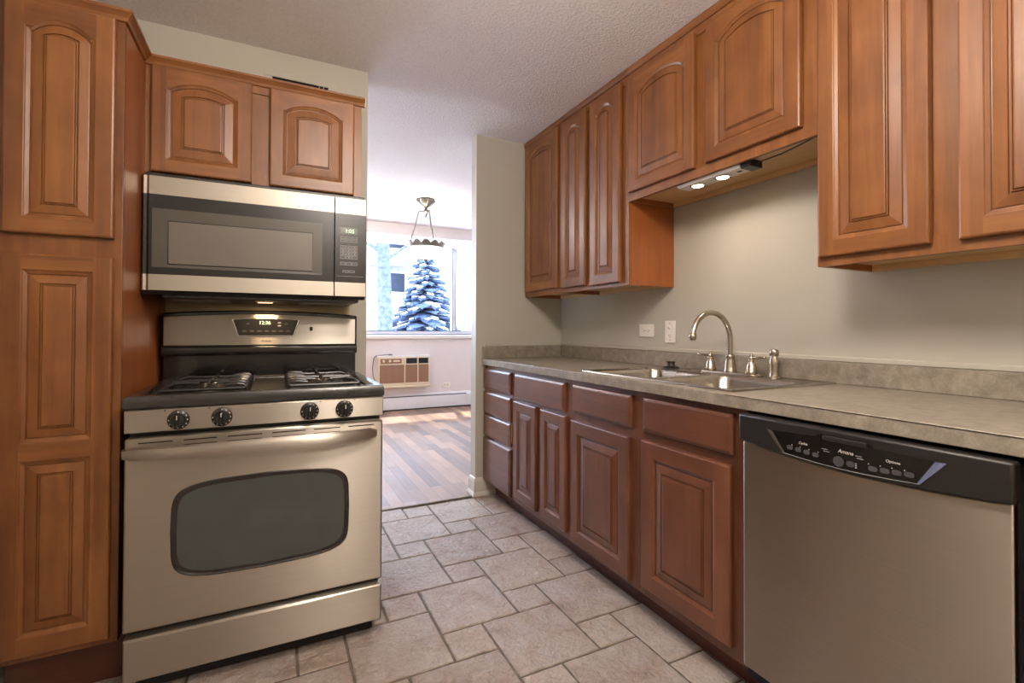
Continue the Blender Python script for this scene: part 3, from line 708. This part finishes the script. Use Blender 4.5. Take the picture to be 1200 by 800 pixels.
# cooktop
ct = MB()
def rect3(ins, z, f=0): return [(ins-.002, ins-.005+f, z), (Ws+.002-ins, ins-.005+f, z), (Ws+.002-ins, .60-ins*.3, z), (ins-.002, .60-ins*.3, z)]
ct.loops([rect3(.0, .8785), rect3(-.001, .884), rect3(.0, .908), rect3(.006, .9155), rect3(.03, .9155), rect3(.045, .9085), rect3(.05, .903)], True, True)
ck = ct.build('cooktop', 'enamel', r, smooth=True)
def grate(x0, x1, y0, y1, inner):
    g_ = MB(); z = .927; rad = .0058
    cx = (x0+x1)/2; mid = (y0+y1)/2
    bars = [[(x0, y0, z-.006), (x1, y0, z-.006)], [(x0, y1, z-.006), (x1, y1, z-.006)], [(x0, y0, z-.006), (x0, y1, z-.006)], [(x0, mid, z), (x1, mid, z)], [(x1, y0, z-.006), (x1, y1, z-.006)]]
    for b_ in bars: g_.tube(b_, rad, 8)
    for cy in ((y0+mid)/2, (mid+y1)/2):
        for dx, dy, l0 in ((1, 0, .5), (-1, 0, .5), (0, 1, .5), (0, -1, .5)):
            L0 = (x1-x0)/2 if dx else (mid-y0)/2
            a = Vector((cx+dx*L0, cy+dy*L0, z-.004)); e_ = Vector((cx+dx*.026, cy+dy*.026, z+.003))
            g_.tube([a, a.lerp(e_, .3)+Vector((0, 0, .008)), e_, e_+Vector((0, 0, -.006))], [rad, rad, rad*.9, rad*.6], 8)
    xi, s_ = (x1, 1) if inner == 'r' else (x0, -1)
    for k in range(6):
        y = y0+.03+(y1-y0-.06)*k/5
        g_.tube([(xi-s_*.058, y, z+.002), (xi-s_*.028, y, z+.006), (xi-s_*.004, y, z+.003), (xi+s_*.006, y, z-.008), (xi+s_*.006, y, .906)], rad*.9, 8)
    for x in (x0, x1):
        for y in (y0, mid, y1): g_.tube([(x, y, z-.005), (x, y, .9035)], rad, 8)
    g_.build('grate', 'iron', ck, smooth=True)
    for cy in ((y0+mid)/2, (mid+y1)/2):
        b_ = MB().lathe([(0, .9035), (.044, .9035), (.044, .907), (.036, .909), (.034, .914), (0, .914)], (cx, cy, 0), 24).build('burner', 'burner', ck, smooth=True)
        MB().lathe([(0, .9142), (.028, .9142), (.028, .918), (.025, .9195), (0, .9198)], (cx, cy, 0), 24).build('burner_cap', 'iron', b_, smooth=True)
GY0, GY1 = .062, .53
grate(.077, .312, GY0, GY1, 'r'); grate(.452, .685, GY0, GY1, 'l')
gp = MB(); gp.loops([rect_ for rect_ in ([(x0, y0, z), (x1, y0, z), (x1, y1, z), (x0, y1, z)] for x0, x1, y0, y1, z in ((.328, .436, .08, .52, .9035), (.328, .436, .08, .52, .9085), (.334, .43, .09, .51, .9095)))], True, True)
gp.build('center_plate', 'griddle', ck, bevel=.002)
# backguard
bgx0, bgx1, by = -.414-SX, .350-SX, 2.38-SYF
bm_ = MB()
def btop(x): u = (x-(bgx0+bgx1)/2)/((bgx1-bgx0)/2); return 1.201-.017*u*u
xs_ = [bgx0+(bgx1-bgx0)*k/24 for k in range(25)]
bm_.prism([(bgx0, 1.012), (bgx1, 1.012)]+[(x, btop(x)) for x in reversed(xs_)], by, by+.075, 'y')
bgd = bm_.build('backguard', 'black_gloss', r, bevel=.006)
lb = MB(); lb.box(bgx0+.004, bgx1-.004, by+.012, by+.07, .90, 1.012); lb.prism([(by-.006, 1.008), (by-.010, 1.02), (by-.006, 1.043), (by+.004, 1.048), (by+.004, 1.006)], bgx0, bgx1, 'x'); lb.build('ledge', 'black_gloss', bgd, bevel=.003)
fc = MB(); fx0, fx1 = bgx0+.008, bgx1-.008
fc.prism([(fx0, 1.05), (fx1, 1.05)]+[(fx0+(fx1-fx0)*k/24, btop(fx0+(fx1-fx0)*k/24)-.018) for k in range(24, -1, -1)], by-.004, by+.002, 'y'); fcp = fc.build('face_plate', 'steel', bgd, bevel=.0015)
q = lambda x: x-SX
dq = MB(); dq.prism([(q(-.139)-.003, 1.087), (q(.073)+.003, 1.087), (q(.096)+.004, 1.161), (q(.05), 1.165), (q(-.033), 1.1665), (q(-.115), 1.165), (q(-.162)-.004, 1.161)], by-.007, by-.003, 'y'); dqo = dq.build('display_bezel', 'chrome', fcp, bevel=.001)
dq = MB(); dq.prism([(q(-.139), 1.091), (q(.073), 1.091), (q(.096)-.001, 1.159), (q(.05), 1.1625), (q(-.033), 1.164), (q(-.115), 1.1625), (q(-.162)+.001, 1.159)], by-.0085, by-.0065, 'y'); dqp = dq.build('display_panel', 'mw_black', dqo)
text('clock_digits', '12:36', .021, 'digits', dqp, (q(-.040), by-.0088, 1.146))
for k in range(7): pill(q(-.118+k*.0285), 1.110, .0165, .008, by-.0092, by-.0086).build('button', 'key_dark', dqp)
for x, z in ((-.105, 1.142), (.045, 1.142), (.018, 1.147), (.018, 1.134)): pill(q(x), z, .014, .006, by-.0092, by-.0086).build('button', 'key_grey' if x == .018 else 'key_dark', dqp)
text('logo', 'Amana', .0135, 'black_satin', fcp, (q(-.035), by-.0043, 1.068), shear=.2)
sw = box(q(.142), q(.155), by-.008, by-.003, 1.112, 1.13).build('oven_light_switch', 'black_satin', fcp, bevel=.002)

# ------------------------------------------------------------------ microwave
MY = 2.09
r = thing('microwave', 'stainless over-the-range microwave with wide dark window above the range', 'microwave', (0, MY, 0))
mx0, mx1, mz0, mz1 = -.4275, .342, 1.25, 1.664
box(mx0+.006, mx1-.002, .03, 2.538-MY, mz0+.002, 1.6835).build('body', 'black_satin', r, bevel=.003)
def front(x0, x1, left_round):
    pts = [(x0, .03), (x1, .03), (x1, .001), (x1-.001, 0)]
    if left_round:
        pts += [(x0+.024, 0), (x0+.018, .004), (x0+.016, .004), (x0+.008, .003), (x0+.001, .012)]
    else: pts += [(x0+.001, 0), (x0, .001)]
    return pts
def stack(x0, x1, lr, nm):
    d_ = MB()
    for mi, (a, b) in ((0, (1.257, 1.3135)), (1, (1.3135, 1.599)), (0, (1.599, mz1))):
        d_.mi = mi; d_.prism(front(x0, x1, lr), a, b, 'z')
    return d_.build(nm, ['steel_soft', 'mw_black'], r, smooth=False)
md = stack(mx0, .2155, True, 'door'); mp = stack(.2185, mx1, False, 'control_panel')
def frame_loop(x0, x1, z0, z1, y): return [(x0, y, z0), (x1, y, z0), (x1, y, z1), (x0, y, z1)]
wf = MB(); wf.loops([frame_loop(-.394, .170, 1.339, 1.549, .001), frame_loop(-.394, .170, 1.339, 1.549, -.0008), frame_loop(-.352, .138, 1.348, 1.511, -.0002)], True, True)
wo = wf.build('window_bezel', 'mw_bezel', md)
wf = MB(); wf.loops([frame_loop(-.346, .133, 1.352, 1.506, -.0001), frame_loop(-.346, .133, 1.352, 1.506, -.0016), frame_loop(-.344, .131, 1.354, 1.504, -.002)], True, True); wf.build('window_glass', 'mw_window', wo)
MB().tube([(-.346, -.0016, 1.352), (.133, -.0016, 1.352), (.133, -.0016, 1.506), (-.346, -.0016, 1.506), (-.346, -.0016, 1.352)], .0016, 6).build('window_seal', 'mw_black', wo)
box(.2405, .307, -.0012, .0005, 1.514, 1.541).build('display', 'lcd', mp)
text('clock_digits', '1:05', .022, 'digits', mp, (.276, -.0014, 1.5265))
def keys(rows, cols, x0, x1, z0, z1, nm='key', mt='key_grey', gap=.0022):
    for i in range(rows):
        for j in range(cols):
            a = x0+(x1-x0)*j/cols; b = x0+(x1-x0)*(j+1)/cols; c_ = z0+(z1-z0)*i/rows; d_ = z0+(z1-z0)*(i+1)/rows
            k_ = box(a+gap/2, b-gap/2, -.0014, .0005, c_+gap/2, d_-gap/2).build(nm, mt, mp)
            box(a+gap/2+.0016, b-gap/2-.0016, -.0018, -.0012, c_+gap/2+.0016, d_-gap/2-.0016).build('key_face', 'key_dark', k_)
keys(2, 3, .238, .308, 1.480, 1.505); keys(4, 3, .238, .308, 1.410, 1.468); keys(1, 3, .238, .308, 1.384, 1.399); keys(1, 2, .248, .298, 1.3535, 1.3655)
for i, row in enumerate((('0',), ('7', '8', '9'), ('4', '5', '6'), ('1', '2', '3'))):
    for j, ch in enumerate(row):
        xx = .238+.070*((j if len(row) > 1 else 1)+.5)/3
        text('numeral', ch, .010, 'ivory_text', mp, (xx, -.0020, 1.410+.058*(i+.5)/4))
box(.223, .333, -.0012, .0004, 1.3385, 1.340).build('marking', 'key_grey', mp)
box(.25, .295, -.0012, .0004, 1.549, 1.5505).build('marking', 'key_dark', mp)
vb = MB(); vb.prism([(.004, 1.2565), (.014, 1.244), (.03, 1.243), (.03, 1.2565)], mx0+.004, mx1-.002, 'x'); vb.build('vent_lip', 'black_satin', r)
ub = box(-.37, .318, .03, .43, 1.232, 1.2515).build('underside', 'black_satin', r, bevel=.003)
for x in (-.27, .20): box(x-.10, x+.10, .15, .38, 1.2305, 1.2318).build('grease_filter', 'steel', ub)
box(-.065, -.01, .20, .23, 1.2305, 1.2319).build('lamp_lens', 'hood_lit', ub)
lamp('hood_lamp', 'AREA', (-.037, MY+.215, 1.227), HOOD_W, (1, .68, .38), shape='RECTANGLE', size=.09, size_y=.05)

# splash sheet and wall vent on the stove wall
o = box(-.428, .339, 2.534, 2.5395, .5, 1.249).build('splash_panel', 'splash_sheet')
tag(o, 'smooth beige splash sheet on the wall behind the range', 'panel')
r = thing('wall_vent', 'painted-over vent cover with dark slot above the over-range cabinet', 'vent', (0, 2.5395, 0))
f = MB(); f.box(-.055, .258, -.006, 0, 2.318, 2.35); f.box(-.055, -.02, -.006, 0, 2.2, 2.318); f.box(.228, .258, -.006, 0, 2.2, 2.318); f.box(-.02, .228, -.006, 0, 2.2, 2.285)
f.build('cover', 'wall_paint', r, bevel=.002)
box(-.02, .228, -.002, -.0005, 2.285, 2.318).build('slot', 'dark_gap', r)
lv = MB()
for x in (.185, .205): lv.box(x, x+.003, -.005, -.002, 2.285, 2.318)
lv.box(-.02, .228, -.004, -.002, 2.285, 2.305)
lv.prism([(-.0055, 2.286), (-.002, 2.302), (-.002, 2.305), (-.006, 2.288)], -.02, .228, 'x'); lv.build('louver', 'wall_paint', r)

# ------------------------------------------------------------------ far room
r = thing('air_conditioner', 'through-wall air conditioner with wood-look grille under the far window', 'air conditioner', (1.25, 6.6985, 0))
AY = -.10
b = MB(); b.box(0, .71, AY, 0, .345, .735); b.build('case', 'cream', r, bevel=.006)
box(-.012, .722, AY+.012, 0, .735, .757).build('top_trim', 'white_metal', r, bevel=.003)
g_ = box(.02, .695, AY-.008, AY, .385, .63).build('grille', 'ac_panel', r, bevel=.002)
cpl = box(.03, .315, AY-.008, AY, .65, .715).build('control_strip', 'ac_panel', r, bevel=.002)
for x in (.07, .155): MB().lathe([(0, .108), (.018, .108), (.016, .122), (0, .123)], (x, 0, .684), 16, 'y').build('knob', 'cream', cpl)
box(.2, .29, AY-.010, AY-.008, .672, .696).build('label_plate', 'cream', cpl)
vt = MB(); vt.box(.38, .53, AY-.004, AY, .645, .72); vt.box(.545, .69, AY-.004, AY, .645, .72); v_ = vt.build('air_outlet', 'black_satin', r)
lo = MB()
for k in range(16): lo.box(.386+k*.019, .388+k*.019, AY-.009, AY-.004, .645, .72)
lo.build('louvers', 'black_matte', v_)
for x in (.352, .536): box(x, x+.014, AY-.012, AY-.008, .385, .72).build('divider', 'cream', g_)
box(-.01, .72, AY-.03, 0, .318, .345).build('drip_tray', 'cream', r, bevel=.004)
MB().tube([(.17, AY+.06, .765), (.14, AY+.055, .772), (.05, AY+.05, .762), (-.02, AY+.06, .757), (-.045, AY+.07, .72), (-.06, AY+.08, .6), (-.05, AY+.085, .48), (-.02, AY+.085, .40)], .006, 8).build('cord', 'cord_grey', r, smooth=True)
box(.155, .2, AY+.04, AY+.08, .758, .778).build('plug', 'cord_grey', r, bevel=.003)
r = thing('baseboard_heater', 'long white baseboard heater along the far wall below the window', 'heater', (0, 6.6985, 0))
hp = [(-.078, .015), (-.078, .165), (-.074, .175), (-.0, .215), (0, .015)]
MB().prism(hp, -1.2, 3.28, 'x').build('cover', 'white_metal', r, bevel=.002)
MB().prism([(-.0735, .1775), (-.055, .187), (-.055, .190), (-.0735, .1805)], -1.0, 2.53, 'x').build('damper_slot', 'key_dark', r)
box(-1.2, 3.28, -.075, -.02, 0, .015).build('foot_gap', 'black_matte', r)
box(2.51, 2.56, -.0815, -.078, .015, .17).build('joint_cover', 'white_metal', r, bevel=.001)
r = thing('wall_outlet', 'small white outlet low on the far wall right of the air conditioner', 'outlet', (2.24, 6.6985, .315))
box(-.058, .058, -.006, 0, -.036, .036).build('cover_plate', 'white_plastic', r, bevel=.003)
for x in (-.02, .02): MB().lathe([(0, 0), (.0165, 0), (.0165, .008), (0, .008)], (x, 0, 0), 16, 'y').build('receptacle', 'cream', r)

# pendant
PXc, PYc = 1.37, 4.77
r = thing('pendant_light', 'pewter pendant light with white glass bowl hanging before the far window', 'light', (PXc, PYc, 0))
c = MB(); n = 32; L = []
for rad, z, sc_ in ((.02, 2.441, 0), (.085, 2.441, .10), (.092, 2.425, .12), (.07, 2.40, .10), (.045, 2.375, .05), (.02, 2.36, 0), (.012, 2.345, 0)):
    L.append([(rad*(1+sc_*math.cos(8*2*math.pi*k/n))*math.cos(2*math.pi*k/n), rad*(1+sc_*math.cos(8*2*math.pi*k/n))*math.sin(2*math.pi*k/n), z) for k in range(n)])
c.loops(L, True, True); c.build('canopy', 'pewter', r, smooth=True)
MB().lathe([(0, 2.35), (.01, 2.35), (.016, 2.335), (.03, 2.325), (.03, 2.312), (.014, 2.30), (.012, 2.275), (.004, 2.255), (0, 2.253)], (0, 0, 0), 20).build('hub', 'pewter', r, smooth=True)
ZR = 1.965
for a in (164, 44, 284):
    dx, dy = math.cos(R(a)), math.sin(R(a))
    MB().tube([(dx*.02, dy*.02, 2.32), (dx*.065, dy*.065, 2.318), (dx*.072, dy*.072, 2.305), (dx*.115, dy*.115, 2.13), (dx*.118, dy*.118, 2.125), (dx*.155, dy*.155, 1.985)], [.006, .006, .006, .006, .009, .005], 8).build('rod', 'pewter', r, smooth=True)
c = MB(); L = []; n = 96
for rad, z in ((.168, 0), (.175, .012), (.186, .0), (.178, -.02), (.168, -.012)):
    L.append([((rad+(.010*abs(math.sin(12*math.pi*k/n)) if z >= 0 else 0))*math.cos(2*math.pi*k/n), (rad+(.010*abs(math.sin(12*math.pi*k/n)) if z >= 0 else 0))*math.sin(2*math.pi*k/n), ZR+z+(.034*abs(math.sin(12*math.pi*k/n)) if z > -.001 else 0)) for k in range(n)])
L.append(L[0]); c.loops(L, False, False); c.build('leaf_rim', 'pewter', r, smooth=True)
c = MB(); prof = []
for k in range(13): a = R(90*k/12); prof.append((.170*math.cos(a)+.001, ZR-.01-.125*math.sin(a)))
prof2 = [(max(x-.005, .0005), z+.004) for x, z in reversed(prof)]
c.lathe(prof+prof2, (0, 0, 0), 40); c.build('glass_bowl', 'bowl_glass', r, smooth=True)
MB().lathe([(0, ZR-.134), (.025, ZR-.136), (.02, ZR-.146), (.008, ZR-.15), (.010, ZR-.165), (.004, ZR-.18), (0, ZR-.182)], (0, 0, 0), 16).build('finial', 'pewter', r, smooth=True)
lamp('pendant_bulb', 'POINT', (PXc, PYc, ZR+.03), PEND_W, (1, .9, .78), shadow_soft_size=.05)

# fill fixture added to brighten the far room, hidden by the range wall
r = thing('ceiling_light', 'added frosted fill light in the far room behind the range wall', 'light', (.05, 4.7, 0))
MB().lathe([(0, 2.4415), (.17, 2.4415), (.175, 2.43), (.165, 2.42), (.0, 2.42)], (0, 0, 0), 32).build('base', 'white_metal', r, smooth=True)
MB().lathe([(.155*math.cos(R(90*k/10))+.0005, 2.4195-.075*math.sin(R(90*k/10))) for k in range(11)], (0, 0, 0), 32).build('glass_dome', 'dome_glass', r, smooth=True)
lamp('far_fill_bulb', 'POINT', (.05, 4.7, 2.29), FAR_FILL_W, (1, .93, .90), shadow_soft_size=.12)

# kitchen ceiling fixture (above and behind the camera)
r = thing('ceiling_light', 'flush round kitchen ceiling light with warm frosted glass dome', 'light', (.42, .62, 0))
MB().lathe([(0, 2.4415), (.17, 2.4415), (.175, 2.43), (.165, 2.42), (.0, 2.42)], (0, 0, 0), 32).build('base', 'white_metal', r, smooth=True)
prof = [(.155*math.cos(R(90*k/10))+.0005, 2.4195-.075*math.sin(R(90*k/10))) for k in range(11)]
MB().lathe(prof, (0, 0, 0), 32).build('glass_dome', 'dome_glass', r, smooth=True)
lamp('ceiling_bulb', 'POINT', (.42, .62, 2.23), CEIL_W, (1, .90, .80), shadow_soft_size=.2)

r = thing('ceiling_light', 'added flush round fill light behind the camera near the back wall', 'light', (.55, -.75, 0))  # extra fixture added as fill for the right cabinets, dishwasher and floor
MB().lathe([(0, 2.4415), (.17, 2.4415), (.175, 2.43), (.165, 2.42), (.0, 2.42)], (0, 0, 0), 32).build('base', 'white_metal', r, smooth=True)
MB().lathe(prof, (0, 0, 0), 32).build('glass_dome', 'dome_glass', r, smooth=True)
lamp('ceiling_bulb', 'POINT', (.55, -.75, 2.30), CEIL_FILL_W, (1, .90, .80), shadow_soft_size=.12)

# ------------------------------------------------------------------ outdoors
struct('ground', box(-60, 80, 7.0, 120, -.9, -.6), 'snow')
def spruce(loc, H, Rb, seed):
    rn = random.Random(seed)
    r = thing('spruce_tree', 'large snow-covered blue spruce outside the far window', 'tree', loc)
    MB().tube([(0, 0, 0), (0, 0, H*.5), (0, 0, H*.97)], [.16, .09, .015], 8).build('trunk', 'bark', r)
    fo, sn = MB(), MB(); tiers = 26
    for i in range(tiers):
        f_ = i/(tiers-1); z = H*(.06+.92*f_); rad = Rb*(1-f_)**.7+.10
        nb = int(9+16*(1-f_))
        for k in range(nb):
            a = 2*math.pi*(k+rn.random()*.8)/nb; L_ = rad*rn.uniform(.72, 1.12); wd = L_*rn.uniform(.16, .24)+.06; dz = -.10*L_*rn.uniform(.4, 1.7)
            d_ = Vector((math.cos(a), math.sin(a), 0)); s_ = Vector((-d_.y, d_.x, 0)); o_ = Vector((0, 0, z+rn.uniform(-.12, .12)))
            for mb, up, ws in ((fo, 0, 1.0), (sn, .05, .62)):
                if mb is sn and rn.random() < .35: continue
                P = []
                for q_, w_ in ((.08, .2), (.35, .75), (.65, 1.0), (.88, .6), (1.0, .05)):
                    c0 = o_+d_*(L_*q_)+Vector((0, 0, dz*q_*q_*1.6+up)); P.append((c0+s_*wd*w_*ws, c0+Vector((0, 0, .05*ws)), c0-s_*wd*w_*ws, c0-Vector((0, 0, .07 if mb is fo else .0))))
                mb.loops([list(p_) for p_ in P], True, True)
    fo.build('foliage', 'needles', r); sn.build('snow_cover', 'snow', r)
    return r
spruce((4.45, 15.5, -.6), 4.3, 1.5, 5)
def bare_tree(label, loc, H, rad, seed):
    rn = random.Random(seed); r = thing('bare_tree', label, 'tree', loc)
    MB().tube([(0, 0, 0), (.03, 0, H*.3), (-.04, 0, H*.6), (.06, 0, H)], [rad*1.25, rad, rad*.85, rad*.6], 12).build('trunk', 'bark', r, smooth=True)
    b = MB()
    for k in range(14):
        z = H*rn.uniform(.45, 1.0); a = rn.uniform(0, 6.28); L_ = rn.uniform(.8, 2.2); p = Vector((0, 0, z)); pts = [p]
        for q_ in range(4):
            a += rn.uniform(-.4, .4); p = p+Vector((math.cos(a), math.sin(a), rn.uniform(.3, 1.0)))*L_/4; pts.append(p)
        b.tube(pts, [rad*.3, rad*.22, rad*.16, rad*.1, rad*.04], 6)
    b.build('branches', 'bark', r); return r
bare_tree('thick bare tree trunk seen through the left of the far window', (2.80, 14.0, -.6), 7.0, .22, 2)
def apartment(label, x0, x1, y, h, floors, step, first):
    r = thing('apartment_building', label, 'building', (x0, y, -.6)); W_ = x1-x0
    box(0, W_, 0, 8, 0, h).build('walls', 'facade', r)
    box(-.3, W_+.3, -.3, 8.3, h, h+.35).build('roof', 'snow', r)
    for i in range(floors):
        z = 1.2+i*2.9; n_ = int((W_-first)//step)
        for k in range(n_):
            x = first+k*step
            w_ = box(x, x+step*.55, -.05, 0, z, z+1.4).build('window', 'white_trim', r)
            box(x+.08, x+step*.55-.08, -.08, -.05, z+.08, z+1.32).build('pane', 'shade_glass', w_)
    for i in range(1, floors):
        b_ = box(W_*.3, W_*.55, -1.2, 0, 2.9*i, 2.9*i+.15).build('balcony', 'facade', r)
        box(W_*.3, W_*.55, -1.22, -1.15, 2.9*i+.15, 2.9*i+1.05).build('parapet', 'snow', b_)
    return r
apartment('pale apartment block behind the bare tree across the snowy lawn', 3.0, 11.0, 32.0, 13, 4, 2.6, .8)
apartment('pale blank-sided building seen through the narrow right window pane', 7.6, 28.0, 21.5, 14, 4, 3.2, 8.0)
def shrub(label, loc, rad, seed):
    rn = random.Random(seed); r = thing('shrub', label, 'shrub', loc); fo = MB()
    for k in range(260):
        d_ = Vector((rn.gauss(0, 1), rn.gauss(0, 1), abs(rn.gauss(0, 1)))).normalized(); c0 = d_*rad*rn.uniform(.5, 1.0); s_ = rad*.14
        a = Vector((rn.uniform(-1, 1), rn.uniform(-1, 1), rn.uniform(-1, 1))).normalized(); b_ = d_.cross(a).normalized()
        fo.loops([[c0+a*s_, c0+b_*s_, c0-a*s_, c0-b_*s_], [c0+a*s_*.6+d_*.03, c0+b_*s_*.6+d_*.03, c0-a*s_*.6+d_*.03, c0-b_*s_*.6+d_*.03]], True, True)
    fo.build('foliage', 'hedge_leaf', r); MB().tube([(0, 0, 0), (0, 0, rad*.6)], .05, 6).build('stem', 'bark', r)
shrub('dark rounded shrub beside the bare tree trunk outside the window', (3.55, 20.5, -.6), 1.0, 4)
